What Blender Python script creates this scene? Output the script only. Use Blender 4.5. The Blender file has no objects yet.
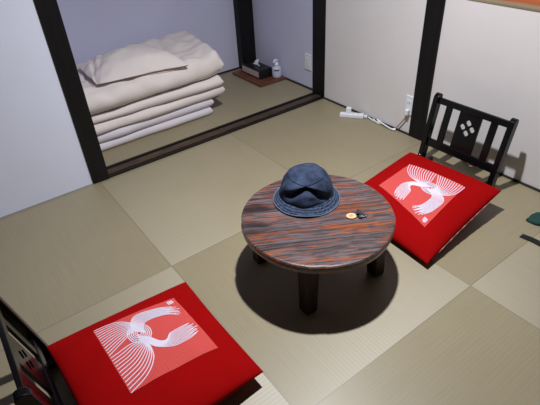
import bpy, bmesh, math, random
from mathutils import Vector, Matrix, noise

random.seed(4)
SC = bpy.context.scene
COL = SC.collection

# ------------------------------------------------------------------ materials
def new_mat(name):
    m = bpy.data.materials.new(name)
    m.use_nodes = True
    nt = m.node_tree
    return m, nt, nt.nodes['Principled BSDF']

def lin(r, g, b):
    f = lambda c: (c / 255 / 12.92) if c / 255 <= 0.04045 else ((c / 255 + 0.055) / 1.055) ** 2.4
    return (f(r), f(g), f(b), 1)

def N(nt, typ, **kw):
    n = nt.nodes.new(typ)
    for k, v in kw.items():
        setattr(n, k, v)
    return n

def simple(name, col, rough=0.5, var=0.0, scale=20, bump=0.0, bscale=80, spec=0.5, metal=0.0, coat=0.0, sheen=0.0):
    m, nt, b = new_mat(name)
    b.inputs['Base Color'].default_value = col
    b.inputs['Roughness'].default_value = rough
    b.inputs['Specular IOR Level'].default_value = spec
    b.inputs['Metallic'].default_value = metal
    b.inputs['Coat Weight'].default_value = coat
    b.inputs['Coat Roughness'].default_value = 0.12
    b.inputs['Sheen Weight'].default_value = sheen
    tc = N(nt, 'ShaderNodeTexCoord')
    if var > 0:
        nz = N(nt, 'ShaderNodeTexNoise'); nz.inputs['Scale'].default_value = scale; nz.inputs['Detail'].default_value = 5
        nt.links.new(tc.outputs['Object'], nz.inputs['Vector'])
        rp = N(nt, 'ShaderNodeValToRGB')
        c = col
        rp.color_ramp.elements[0].position = 0.3; rp.color_ramp.elements[1].position = 0.7
        rp.color_ramp.elements[0].color = (c[0] * (1 - var), c[1] * (1 - var), c[2] * (1 - var), 1)
        rp.color_ramp.elements[1].color = (min(1, c[0] * (1 + var)), min(1, c[1] * (1 + var)), min(1, c[2] * (1 + var)), 1)
        nt.links.new(nz.outputs['Fac'], rp.inputs['Fac'])
        nt.links.new(rp.outputs['Color'], b.inputs['Base Color'])
    if bump > 0:
        nb = N(nt, 'ShaderNodeTexNoise'); nb.inputs['Scale'].default_value = bscale; nb.inputs['Detail'].default_value = 4
        nt.links.new(tc.outputs['Object'], nb.inputs['Vector'])
        bp = N(nt, 'ShaderNodeBump'); bp.inputs['Strength'].default_value = bump; bp.inputs['Distance'].default_value = 0.004
        nt.links.new(nb.outputs['Fac'], bp.inputs['Height'])
        nt.links.new(bp.outputs['Normal'], b.inputs['Normal'])
    return m

def mathn(nt, op, a, b=None, c=None):
    n = N(nt, 'ShaderNodeMath', operation=op)
    for i, v in enumerate((a, b, c)):
        if v is None: continue
        if isinstance(v, (int, float)): n.inputs[i].default_value = v
        else: nt.links.new(v, n.inputs[i])
    return n.outputs[0]

TS, TX, TY = 0.88, -1.706, -0.894      # tatami half-mat side and one joint

def tatami(name):
    m, nt, b = new_mat(name)
    geo = N(nt, 'ShaderNodeNewGeometry')
    sp = N(nt, 'ShaderNodeSeparateXYZ'); nt.links.new(geo.outputs['Position'], sp.inputs[0])
    x = mathn(nt, 'DIVIDE', mathn(nt, 'SUBTRACT', sp.outputs[0], TX), TS)
    y = mathn(nt, 'DIVIDE', mathn(nt, 'SUBTRACT', sp.outputs[1], TY), TS)
    s = mathn(nt, 'ADD', mathn(nt, 'FLOOR', x), mathn(nt, 'FLOOR', y))
    odd = mathn(nt, 'FLOORED_MODULO', s, 2.0)              # 1: rushes along y
    # weave coordinate across the ribs
    mixc = N(nt, 'ShaderNodeMix', data_type='FLOAT')
    nt.links.new(odd, mixc.inputs[0]); nt.links.new(sp.outputs[1], mixc.inputs[2]); nt.links.new(sp.outputs[0], mixc.inputs[3])
    rib = mathn(nt, 'SINE', mathn(nt, 'MULTIPLY', mixc.outputs[0], 2 * math.pi / 0.0145))
    # fine rush grain stretched along the other axis
    mixa = N(nt, 'ShaderNodeMix', data_type='VECTOR')
    va = N(nt, 'ShaderNodeVectorMath', operation='MULTIPLY'); va.inputs[1].default_value = (4, 160, 1)
    vb = N(nt, 'ShaderNodeVectorMath', operation='MULTIPLY'); vb.inputs[1].default_value = (160, 4, 1)
    nt.links.new(geo.outputs['Position'], va.inputs[0]); nt.links.new(geo.outputs['Position'], vb.inputs[0])
    nt.links.new(odd, mixa.inputs[0]); nt.links.new(va.outputs[0], mixa.inputs[4]); nt.links.new(vb.outputs[0], mixa.inputs[5])
    nz = N(nt, 'ShaderNodeTexNoise'); nz.inputs['Scale'].default_value = 1.0; nz.inputs['Detail'].default_value = 3
    nt.links.new(mixa.outputs[1], nz.inputs['Vector'])
    big = N(nt, 'ShaderNodeTexNoise'); big.inputs['Scale'].default_value = 2.2; big.inputs['Detail'].default_value = 4
    nt.links.new(geo.outputs['Position'], big.inputs['Vector'])
    # seams: distance to nearest joint
    fx = mathn(nt, 'ABSOLUTE', mathn(nt, 'SUBTRACT', mathn(nt, 'FRACT', mathn(nt, 'ADD', x, 0.5)), 0.5))
    fy = mathn(nt, 'ABSOLUTE', mathn(nt, 'SUBTRACT', mathn(nt, 'FRACT', mathn(nt, 'ADD', y, 0.5)), 0.5))
    d = mathn(nt, 'MINIMUM', fx, fy)
    seam = mathn(nt, 'LESS_THAN', d, 0.0026)
    val = mathn(nt, 'ADD', mathn(nt, 'MULTIPLY', nz.outputs['Fac'], 0.22), mathn(nt, 'MULTIPLY', big.outputs['Fac'], 0.22))
    val = mathn(nt, 'ADD', val, mathn(nt, 'MULTIPLY', rib, 0.018))
    val = mathn(nt, 'ADD', val, 0.78)
    val = mathn(nt, 'MULTIPLY', val, mathn(nt, 'SUBTRACT', 1.0, mathn(nt, 'MULTIPLY', seam, 0.32)))
    mx = N(nt, 'ShaderNodeVectorMath', operation='SCALE'); mx.inputs[0].default_value = TAT
    nt.links.new(val, mx.inputs['Scale'])
    nt.links.new(mx.outputs[0], b.inputs['Base Color'])
    b.inputs['Roughness'].default_value = 0.52
    b.inputs['IOR'].default_value = 1.58
    b.inputs['Specular IOR Level'].default_value = 1.0
    b.inputs['Anisotropic'].default_value = 0.55
    tn = N(nt, 'ShaderNodeCombineXYZ')
    nt.links.new(odd, tn.inputs[0]); nt.links.new(mathn(nt, 'SUBTRACT', 1.0, odd), tn.inputs[1])
    nt.links.new(tn.outputs[0], b.inputs['Tangent'])
    bp = N(nt, 'ShaderNodeBump'); bp.inputs['Strength'].default_value = 0.045; bp.inputs['Distance'].default_value = 0.002
    nt.links.new(mathn(nt, 'SUBTRACT', rib, mathn(nt, 'MULTIPLY', seam, 3.0)), bp.inputs['Height'])
    nt.links.new(bp.outputs[0], b.inputs['Normal'])
    return m

TAT = (0.275, 0.230, 0.142)

def plaster(name, col, stain):
    m, nt, b = new_mat(name)
    tc = N(nt, 'ShaderNodeTexCoord')
    n1 = N(nt, 'ShaderNodeTexNoise'); n1.inputs['Scale'].default_value = 1.6; n1.inputs['Detail'].default_value = 6
    n2 = N(nt, 'ShaderNodeTexNoise'); n2.inputs['Scale'].default_value = 5.0; n2.inputs['Detail'].default_value = 2
    nt.links.new(tc.outputs['Object'], n1.inputs['Vector']); nt.links.new(tc.outputs['Object'], n2.inputs['Vector'])
    r1 = N(nt, 'ShaderNodeValToRGB')
    r1.color_ramp.elements[0].color = tuple(c * 0.95 for c in col[:3]) + (1,); r1.color_ramp.elements[0].position = 0.3
    r1.color_ramp.elements[1].color = tuple(min(1, c * 1.04) for c in col[:3]) + (1,); r1.color_ramp.elements[1].position = 0.7
    nt.links.new(n1.outputs['Fac'], r1.inputs['Fac'])
    r2 = N(nt, 'ShaderNodeValToRGB'); r2.color_ramp.elements[0].position = 0.66; r2.color_ramp.elements[1].position = 0.8
    r2.color_ramp.elements[0].color = (0, 0, 0, 1); r2.color_ramp.elements[1].color = (0.35, 0.35, 0.35, 1)
    nt.links.new(n2.outputs['Fac'], r2.inputs['Fac'])
    mx = N(nt, 'ShaderNodeMix', data_type='RGBA')
    nt.links.new(r2.outputs['Color'], mx.inputs[0]); nt.links.new(r1.outputs['Color'], mx.inputs[6])
    mx.inputs[7].default_value = stain
    nt.links.new(mx.outputs[2], b.inputs['Base Color'])
    b.inputs['Roughness'].default_value = 0.75
    n3 = N(nt, 'ShaderNodeTexNoise'); n3.inputs['Scale'].default_value = 60
    nt.links.new(tc.outputs['Object'], n3.inputs['Vector'])
    bp = N(nt, 'ShaderNodeBump'); bp.inputs['Strength'].default_value = 0.08; bp.inputs['Distance'].default_value = 0.003
    nt.links.new(n3.outputs['Fac'], bp.inputs['Height']); nt.links.new(bp.outputs[0], b.inputs['Normal'])
    return m

def grain_wood(name, ramp, along=(1.2, 26, 26), rough=0.35, warp=0.6, coat=0.0, rot=0.0, bump=0.15, spec=0.5):
    m, nt, b = new_mat(name)
    tc = N(nt, 'ShaderNodeTexCoord')
    mp = N(nt, 'ShaderNodeMapping'); mp.inputs['Rotation'].default_value = (0, 0, rot)
    nt.links.new(tc.outputs['Object'], mp.inputs['Vector'])
    wz = N(nt, 'ShaderNodeTexNoise'); wz.inputs['Scale'].default_value = 3.5; wz.inputs['Detail'].default_value = 2
    nt.links.new(mp.outputs[0], wz.inputs['Vector'])
    sb = N(nt, 'ShaderNodeVectorMath', operation='SCALE'); sb.inputs['Scale'].default_value = warp * 0.1
    nt.links.new(wz.outputs['Color'], sb.inputs[0])
    ad = N(nt, 'ShaderNodeVectorMath', operation='ADD')
    nt.links.new(mp.outputs[0], ad.inputs[0]); nt.links.new(sb.outputs[0], ad.inputs[1])
    st = N(nt, 'ShaderNodeVectorMath', operation='MULTIPLY'); st.inputs[1].default_value = along
    nt.links.new(ad.outputs[0], st.inputs[0])
    nz = N(nt, 'ShaderNodeTexNoise'); nz.inputs['Scale'].default_value = 1.0; nz.inputs['Detail'].default_value = 6; nz.inputs['Roughness'].default_value = 0.62
    nt.links.new(st.outputs[0], nz.inputs['Vector'])
    rp = N(nt, 'ShaderNodeValToRGB')
    el = rp.color_ramp.elements
    el[0].position, el[0].color = ramp[0]
    el[1].position, el[1].color = ramp[-1]
    for p, c in ramp[1:-1]:
        e = el.new(p); e.color = c
    nt.links.new(nz.outputs['Fac'], rp.inputs['Fac'])
    nt.links.new(rp.outputs['Color'], b.inputs['Base Color'])
    b.inputs['Roughness'].default_value = rough
    b.inputs['Coat Weight'].default_value = coat
    b.inputs['Coat Roughness'].default_value = 0.15
    b.inputs['Specular IOR Level'].default_value = spec
    bp = N(nt, 'ShaderNodeBump'); bp.inputs['Strength'].default_value = bump; bp.inputs['Distance'].default_value = 0.003
    nt.links.new(nz.outputs['Fac'], bp.inputs['Height']); nt.links.new(bp.outputs[0], b.inputs['Normal'])
    return m

M = {}
M['tatami'] = tatami('tatami')
M['wall_cream'] = plaster('cream_plaster', (0.72, 0.69, 0.70, 1), (0.68, 0.62, 0.58, 1))
M['wall_blue'] = plaster('bluish_white_wallpaper', (0.755, 0.79, 0.96, 1), (0.75, 0.775, 0.93, 1))
M['wall_alcove'] = plaster('bluish_alcove_wallpaper', (0.61, 0.62, 0.82, 1), (0.60, 0.60, 0.78, 1))
M['black_wood'] = grain_wood('black_stained_post_wood', [(0.3, (0.004, 0.004, 0.005, 1)), (0.6, (0.008, 0.007, 0.008, 1)), (0.8, (0.016, 0.013, 0.012, 1))],
                             along=(30, 30, 1.5), rough=0.5, bump=0.1, spec=0.25)
M['rail_wood'] = grain_wood('worn_brown_threshold_wood', [(0.3, (0.012, 0.008, 0.006, 1)), (0.5, (0.05, 0.028, 0.016, 1)), (0.72, (0.14, 0.075, 0.036, 1))],
                            along=(5.0, 110, 110), rough=0.5)
M['dark_trim'] = simple('dark_trim_wood', (0.018, 0.014, 0.014, 1), 0.6)
M['gray_trim'] = simple('grey_trim', (0.32, 0.31, 0.32, 1), 0.6)
M['ceiling'] = simple('dark_ceiling_board', (0.14, 0.10, 0.07, 1), 0.8, var=0.05)
M['sill'] = grain_wood('beige_sill_wood', [(0.3, (0.22, 0.17, 0.11, 1)), (0.7, (0.32, 0.26, 0.17, 1))], along=(40, 2, 40), rough=0.5)
M['orange_wood'] = grain_wood('orange_sash_wood', [(0.3, (0.38, 0.09, 0.03, 1)), (0.7, (0.55, 0.16, 0.06, 1))], along=(40, 2, 40), rough=0.45)
M['frosted'] = simple('frosted_grey_glass', (0.35, 0.33, 0.32, 1), 0.35)
M['frosted'].node_tree.nodes['Principled BSDF'].inputs['Transmission Weight'].default_value = 0.4
def burnt_top():
    """dark charred boards: long grey-violet grain, thin orange streaks, black burnt knots"""
    m, nt, b = new_mat('burnt_cedar_table_top')
    tc = N(nt, 'ShaderNodeTexCoord')
    mp = N(nt, 'ShaderNodeMapping'); mp.inputs['Rotation'].default_value = (0, 0, math.radians(27))
    nt.links.new(tc.outputs['Object'], mp.inputs['Vector'])
    wz = N(nt, 'ShaderNodeTexNoise'); wz.inputs['Scale'].default_value = 6.0; wz.inputs['Detail'].default_value = 2
    nt.links.new(mp.outputs[0], wz.inputs['Vector'])
    sb = N(nt, 'ShaderNodeVectorMath', operation='SCALE'); sb.inputs['Scale'].default_value = 0.028
    nt.links.new(wz.outputs['Color'], sb.inputs[0])
    ad = N(nt, 'ShaderNodeVectorMath', operation='ADD'); nt.links.new(mp.outputs[0], ad.inputs[0]); nt.links.new(sb.outputs[0], ad.inputs[1])
    def streak(sx, sy, detail, rough, off):
        st = N(nt, 'ShaderNodeVectorMath', operation='MULTIPLY_ADD'); st.inputs[1].default_value = (sx, sy, sy); st.inputs[2].default_value = (off, off * 2, 0)
        nt.links.new(ad.outputs[0], st.inputs[0])
        nz = N(nt, 'ShaderNodeTexNoise'); nz.inputs['Scale'].default_value = 1.0; nz.inputs['Detail'].default_value = detail; nz.inputs['Roughness'].default_value = rough
        nt.links.new(st.outputs[0], nz.inputs['Vector']); return nz.outputs['Fac']
    def ramp(f, pts):
        rp = N(nt, 'ShaderNodeValToRGB'); el = rp.color_ramp.elements
        el[0].position, el[0].color = pts[0]; el[1].position, el[1].color = pts[-1]
        for p_, c in pts[1:-1]:
            q = el.new(p_); q.color = c
        nt.links.new(f, rp.inputs['Fac']); return rp.outputs['Color']
    def mix(f, a, c):
        mx = N(nt, 'ShaderNodeMix', data_type='RGBA'); nt.links.new(f, mx.inputs[0]); nt.links.new(a, mx.inputs[6])
        if isinstance(c, tuple): mx.inputs[7].default_value = c
        else: nt.links.new(c, mx.inputs[7])
        return mx.outputs[2]
    g = streak(3.0, 150, 6, 0.7, 0)
    base = ramp(g, [(0.30, (0.012, 0.010, 0.012, 1)), (0.45, (0.055, 0.040, 0.043, 1)), (0.55, (0.115, 0.083, 0.090, 1)), (0.70, (0.19, 0.15, 0.16, 1))])
    o = streak(3.2, 105, 4, 0.6, 7.3)
    of = ramp(o, [(0.53, (0, 0, 0, 1)), (0.60, (0.85, 0.85, 0.85, 1)), (0.70, (1, 1, 1, 1))])
    oc = ramp(g, [(0.30, (0.10, 0.020, 0.006, 1)), (0.65, (0.42, 0.105, 0.022, 1))])
    c = mix(of, base, oc)
    k = streak(4.0, 15, 3, 0.5, 3.1)
    kf = ramp(k, [(0.56, (0, 0, 0, 1)), (0.70, (0.85, 0.85, 0.85, 1))])
    c = mix(kf, c, (0.012, 0.009, 0.010, 1))
    # board joints
    sp = N(nt, 'ShaderNodeSeparateXYZ'); nt.links.new(mp.outputs[0], sp.inputs[0])
    jt = mathn(nt, 'LESS_THAN', mathn(nt, 'ABSOLUTE', mathn(nt, 'SUBTRACT', mathn(nt, 'FRACT', mathn(nt, 'ADD', mathn(nt, 'DIVIDE', sp.outputs[1], 0.20), 0.27)), 0.5)), 0.006)
    c = mix(jt, c, (0.01, 0.008, 0.008, 1))
    nt.links.new(c, b.inputs['Base Color'])
    b.inputs['Roughness'].default_value = 0.34
    b.inputs['Coat Weight'].default_value = 0.1; b.inputs['Coat Roughness'].default_value = 0.2
    bp = N(nt, 'ShaderNodeBump'); bp.inputs['Strength'].default_value = 0.35; bp.inputs['Distance'].default_value = 0.002
    nt.links.new(g, bp.inputs['Height']); nt.links.new(bp.outputs[0], b.inputs['Normal'])
    return m
M['table_top'] = burnt_top()
M['table_leg'] = grain_wood('burnt_cedar_table_leg', [(0.3, (0.006, 0.005, 0.005, 1)), (0.55, (0.022, 0.012, 0.009, 1)), (0.72, (0.07, 0.024, 0.010, 1))],
                            along=(40, 40, 3), rough=0.5, coat=0.0, spec=0.25)
M['lacquer'] = simple('black_lacquer', (0.004, 0.004, 0.005, 1), 0.22, spec=0.3)
M['screw'] = simple('screw_steel', (0.6, 0.58, 0.55, 1), 0.3, metal=1.0)
M['red'] = simple('red_cotton', (0.285, 0.0019, 0.0024, 1), 0.9, var=0.06, scale=8, bump=0.12, bscale=350, spec=0.05)
M['white_print'] = simple('white_print', (0.70, 0.645, 0.78, 1), 0.9, spec=0.1)
M['pink_cotton'] = simple('pale_pink_lining', (0.62, 0.30, 0.28, 1), 0.9, spec=0.1)
M['futon_cream'] = simple('cream_cotton', (0.76, 0.69, 0.68, 1), 0.9, var=0.03, scale=6, bump=0.15, bscale=14, spec=0.15)
M['futon_lilac'] = simple('pale_lilac_cotton', (0.70, 0.66, 0.73, 1), 0.9, var=0.03, scale=6, bump=0.1, bscale=14, spec=0.15)
M['futon_edge'] = simple('brown_piping', (0.26, 0.16, 0.13, 1), 0.9)
M['tray'] = grain_wood('reddish_tray_wood', [(0.3, (0.09, 0.030, 0.014, 1)), (0.7, (0.17, 0.062, 0.03, 1))], along=(3, 40, 40), rough=0.45)
M['box_black'] = simple('black_box_lacquer', (0.006, 0.006, 0.008, 1), 0.4)
M['box_panel'] = grain_wood('pale_box_panel', [(0.3, (0.46, 0.36, 0.34, 1)), (0.7, (0.56, 0.46, 0.43, 1))], along=(30, 3, 30), rough=0.6)
M['tissue'] = simple('white_tissue', (0.8, 0.83, 0.9, 1), 0.95)
M['bottle'] = simple('translucent_blue_white_plastic', (0.55, 0.61, 0.74, 1), 0.3)
M['pump'] = simple('white_pump_plastic', (0.80, 0.82, 0.88, 1), 0.35)
M['label_dark'] = simple('dark_blue_label', (0.03, 0.04, 0.07, 1), 0.5)
M['plastic'] = simple('white_plastic', (0.78, 0.79, 0.86, 1), 0.4)
M['cord_beige'] = simple('beige_cord', (0.42, 0.30, 0.24, 1), 0.6)
M['slot'] = simple('dark_slot', (0.02, 0.02, 0.02, 1), 0.7)
M['disc_wood'] = grain_wood('pale_tag_wood', [(0.3, (0.62, 0.36, 0.20, 1)), (0.7, (0.80, 0.52, 0.32, 1))], along=(30, 150, 30), rough=0.5)
M['key_metal'] = simple('dark_key_metal', (0.10, 0.10, 0.13, 1), 0.35, metal=0.9)
M['key_black'] = simple('black_key_cord', (0.010, 0.010, 0.013, 1), 0.5)
M['green'] = simple('dark_green_cloth', (0.004, 0.045, 0.038, 1), 0.85, bump=0.3, bscale=60)
M['white_cloth'] = simple('white_cloth', (0.7, 0.72, 0.74, 1), 0.9)
M['strap'] = simple('black_webbing', (0.004, 0.0045, 0.006, 1), 0.9, bump=0.2, bscale=400)

def salmon():
    m, nt, b = new_mat('salmon_dotted_print')
    tc = N(nt, 'ShaderNodeTexCoord')
    ck = N(nt, 'ShaderNodeTexChecker'); ck.inputs['Scale'].default_value = 190
    mp = N(nt, 'ShaderNodeMapping'); mp.inputs['Rotation'].default_value = (0, 0, math.radians(45))
    nt.links.new(tc.outputs['Object'], mp.inputs['Vector']); nt.links.new(mp.outputs[0], ck.inputs['Vector'])
    ck.inputs['Color1'].default_value = (0.545, 0.058, 0.056, 1); ck.inputs['Color2'].default_value = (0.61, 0.098, 0.088, 1)
    nt.links.new(ck.outputs['Color'], b.inputs['Base Color'])
    b.inputs['Roughness'].default_value = 0.9; b.inputs['Specular IOR Level'].default_value = 0.1
    return m
M['salmon'] = salmon()

def denim(name, dark, light, ring):
    m, nt, b = new_mat(name)
    tc = N(nt, 'ShaderNodeTexCoord')
    nz = N(nt, 'ShaderNodeTexNoise'); nz.inputs['Scale'].default_value = 110 if ring else 22; nz.inputs['Detail'].default_value = 6
    nt.links.new(tc.outputs['Object'], nz.inputs['Vector'])
    fac = nz.outputs['Fac']
    if ring:
        sp = N(nt, 'ShaderNodeSeparateXYZ'); nt.links.new(tc.outputs['Object'], sp.inputs[0])
        r = mathn(nt, 'SQRT', mathn(nt, 'ADD', mathn(nt, 'MULTIPLY', sp.outputs[0], sp.outputs[0]), mathn(nt, 'MULTIPLY', sp.outputs[1], sp.outputs[1])))
        w = mathn(nt, 'SINE', mathn(nt, 'MULTIPLY', r, 2 * math.pi / 0.0075))
        fac = mathn(nt, 'ADD', fac, mathn(nt, 'MULTIPLY', w, 0.16))
    rp = N(nt, 'ShaderNodeValToRGB')
    rp.color_ramp.elements[0].position = 0.3; rp.color_ramp.elements[0].color = dark
    rp.color_ramp.elements[1].position = 0.75; rp.color_ramp.elements[1].color = light
    nt.links.new(fac, rp.inputs['Fac']); nt.links.new(rp.outputs['Color'], b.inputs['Base Color'])
    b.inputs['Roughness'].default_value = 0.9; b.inputs['Specular IOR Level'].default_value = 0.15
    nb = N(nt, 'ShaderNodeTexNoise'); nb.inputs['Scale'].default_value = 300
    nt.links.new(tc.outputs['Object'], nb.inputs['Vector'])
    bp = N(nt, 'ShaderNodeBump'); bp.inputs['Strength'].default_value = 0.3; bp.inputs['Distance'].default_value = 0.001
    nt.links.new(nb.outputs['Fac'], bp.inputs['Height']); nt.links.new(bp.outputs[0], b.inputs['Normal'])
    return m
M['denim'] = denim('navy_denim', (0.013, 0.019, 0.040, 1), (0.052, 0.075, 0.138, 1), False)
M['denim_brim'] = denim('navy_denim_brim', (0.012, 0.018, 0.038, 1), (0.085, 0.12, 0.205, 1), True)
M['denim_edge'] = simple('faded_denim_edge', (0.09, 0.13, 0.21, 1), 0.9)

# ------------------------------------------------------------------ mesh helpers
def link(name, bm, mat, parent=None, smooth=False, loc=None, rot=None):
    me = bpy.data.meshes.new(name)
    bmesh.ops.recalc_face_normals(bm, faces=bm.faces)
    bm.to_mesh(me); bm.free()
    if smooth:
        for p in me.polygons: p.use_smooth = True
    me.materials.append(M[mat])
    o = bpy.data.objects.new(name, me)
    COL.objects.link(o)
    if parent is not None: o.parent = parent
    if loc is not None: o.location = loc
    if rot is not None: o.rotation_euler = rot
    return o

def tag(o, label, cat, group=None, kind=None):
    o['label'] = label; o['category'] = cat
    if group: o['group'] = group
    if kind: o['kind'] = kind
    return o

def root(name, loc, rz, label, cat, group=None):
    o = bpy.data.objects.new(name, None); COL.objects.link(o)
    o.empty_display_size = 0.05
    o.location = loc; o.rotation_euler = (0, 0, rz)
    return tag(o, label, cat, group)

def box(bm, x0, x1, y0, y1, z0, z1, mat=None, bev=0.0, seg=2):
    b2 = bmesh.new()
    bmesh.ops.create_cube(b2, size=1.0)
    for v in b2.verts:
        v.co = Vector((x0 + (v.co.x + .5) * (x1 - x0), y0 + (v.co.y + .5) * (y1 - y0), z0 + (v.co.z + .5) * (z1 - z0)))
    if bev > 0:
        bmesh.ops.bevel(b2, geom=b2.edges[:], offset=bev, segments=seg, profile=0.5, affect='EDGES')
    if mat is not None: b2.transform(mat)
    me = bpy.data.meshes.new('t'); b2.to_mesh(me); b2.free()
    bm.from_mesh(me); bpy.data.meshes.remove(me)
    return bm

def tube(bm, pts, rad, n=8, caps=True):
    pts = [Vector(p) for p in pts]
    rings = []
    for i, p in enumerate(pts):
        a = pts[max(0, i - 1)]; c = pts[min(len(pts) - 1, i + 1)]
        t = (c - a).normalized()
        ref = Vector((0, 0, 1)) if abs(t.z) < 0.9 else Vector((1, 0, 0))
        s = t.cross(ref).normalized(); u = s.cross(t)
        r = rad[i] if isinstance(rad, (list, tuple)) else rad
        rings.append([bm.verts.new(p + (s * math.cos(2 * math.pi * k / n) + u * math.sin(2 * math.pi * k / n)) * r) for k in range(n)])
    for i in range(len(rings) - 1):
        for k in range(n):
            bm.faces.new((rings[i][k], rings[i][(k + 1) % n], rings[i + 1][(k + 1) % n], rings[i + 1][k]))
    if caps:
        bm.faces.new(rings[0]); bm.faces.new(rings[-1])
    return bm

def lathe(bm, prof, n=32, cx=0, cy=0):
    rings = []
    for r, z in prof:
        if r < 1e-6: rings.append([bm.verts.new((cx, cy, z))])
        else: rings.append([bm.verts.new((cx + r * math.cos(2 * math.pi * k / n), cy + r * math.sin(2 * math.pi * k / n), z)) for k in range(n)])
    for a, b in zip(rings, rings[1:]):
        for k in range(n):
            q = [a[k % len(a)], a[(k + 1) % n] if len(a) > 1 else None, b[(k + 1) % n] if len(b) > 1 else None, b[k % len(b)]]
            q = [v for v in q if v is not None]
            if len(a) == 1: q = [a[0], b[(k + 1) % n], b[k]]
            if len(b) == 1: q = [a[k], a[(k + 1) % n], b[0]]
            bm.faces.new(q)
    return bm

def catmull(pts, n):
    pts = [Vector(p) for p in pts]
    P = [pts[0] * 2 - pts[1]] + pts + [pts[-1] * 2 - pts[-2]]
    out = []
    for i in range(1, len(P) - 2):
        for k in range(n):
            t = k / n
            a, b, c, d = P[i - 1], P[i], P[i + 1], P[i + 2]
            out.append(0.5 * (2 * b + (c - a) * t + (2 * a - 5 * b + 4 * c - d) * t * t + (3 * b - a - 3 * c + d) * t ** 3))
    out.append(pts[-1])
    return out

def struct(name, bm, mat, parent=None, smooth=False):
    o = link(name, bm, mat, parent, smooth)
    if parent is None: o['kind'] = 'structure'
    return o

def bx(name, dims, mat, parent=None, bev=0.0):
    return struct(name, box(bmesh.new(), *dims, bev=bev), mat, parent)

# ------------------------------------------------------------------ the room
XW = -3.4; YF = -3.5; ZC = 2.45; YB = 0.985; XA = 0.04
bx('floor', (XW, 0.0, YF, 0.0, -0.06, 0.0), 'tatami')
bx('floor_alcove', (-1.741, XA, 0.125, YB, -0.06, 0.0), 'tatami')
bx('ceiling', (XW, 0.12, YF, 1.05, ZC, ZC + 0.04), 'ceiling')
bx('wall_left', (XW, -1.741, 0.004, 0.10, -0.06, ZC), 'wall_blue')
bx('wall_alcove_back', (-1.80, 0.12, YB, YB + 0.06, -0.06, ZC), 'wall_alcove')
bx('wall_alcove_left', (-1.80, -1.741, 0.12, YB, -0.06, ZC), 'wall_alcove')
bx('wall_alcove_right', (XA, 0.12, 0.128, YB, -0.06, ZC), 'wall_alcove')
bx('wall_lintel', (-1.741, -0.01, 0.03, 0.10, 1.92, ZC), 'wall_blue')
bm = bmesh.new()
box(bm, 0.0, 0.12, -0.90, 0.0, -0.06, ZC)
box(bm, 0.0, 0.12, YF, -0.90, -0.06, 0.823)
box(bm, 0.0, 0.12, YF, -0.90, 1.80, ZC)
box(bm, 0.0, 0.12, YF, -2.75, 0.823, 1.80)
struct('wall_right', bm, 'wall_cream')
# posts, threshold and thin dark trims
bx('trim_1', (-1.741, -1.647, -0.006, 0.12, 0.0, ZC), 'black_wood', bev=0.003)
bx('trim_2', (-0.003, 0.12, 0.002, 0.130, 0.0, ZC), 'black_wood', bev=0.003)
bx('trim_3', (-0.012, 0.0, -0.893, -0.785, 0.0, ZC), 'black_wood', bev=0.002)
bx('trim_4', (-0.10, XA, 0.915, YB, 0.0, ZC), 'black_wood', bev=0.003)
bx('trim_5', (-1.647, -0.003, 0.0, 0.12, 1.80, 1.92), 'black_wood', bev=0.003)
th = bmesh.new()                      # sliding-door threshold: dark lips and grooves around a worn brown middle
for y0, y1, z1 in ((0.0, 0.018, 0.008), (0.018, 0.034, 0.002), (0.086, 0.096, 0.008), (0.096, 0.108, 0.002), (0.108, 0.127, 0.008)):
    box(th, -1.647, -0.004, y0, y1, -0.05, z1)
th = struct('trim_6', th, 'black_wood')
link('center_rail', box(bmesh.new(), -1.647, -0.004, 0.034, 0.086, -0.05, 0.008), 'rail_wood', th)
bx('baseboard_back', (-1.741, -0.10, YB - 0.012, YB, 0.0, 0.012), 'dark_trim')
bx('baseboard_alcove', (XA - 0.010, XA, 0.130, 0.915, 0.0, 0.012), 'dark_trim')
bm = bmesh.new()
box(bm, -0.010, 0.0, -0.785, 0.004, 0.0, 0.010); box(bm, -0.010, 0.0, YF, -0.893, 0.0, 0.010)
struct('baseboard_right', bm, 'dark_trim')
bx('baseboard_left', (XW, -1.741, -0.002, 0.004, 0.0, 0.006), 'gray_trim')

# low window in the right wall: beige sill, orange sashes, frosted panes
win = bx('window_1', (-0.003, 0.12, -2.75, -0.895, 0.823, 0.836), 'sill', bev=0.002)
def sash(x, y0, y1):
    bm = bmesh.new()
    box(bm, x, x + 0.025, y0, y1, 0.836, 0.864); box(bm, x, x + 0.025, y0, y1, 1.75, 1.80)
    box(bm, x, x + 0.025, y0, y0 + 0.035, 0.864, 1.75); box(bm, x, x + 0.025, y1 - 0.035, y1, 0.864, 1.75)
    f = link('window_sash', bm, 'orange_wood', win)
    link('window_pane', box(bmesh.new(), x + 0.010, x + 0.015, y0 + 0.035, y1 - 0.035, 0.864, 1.75), 'frosted', f)
sash(0.045, -1.90, -0.90); sash(0.075, -2.75, -1.83)

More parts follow.
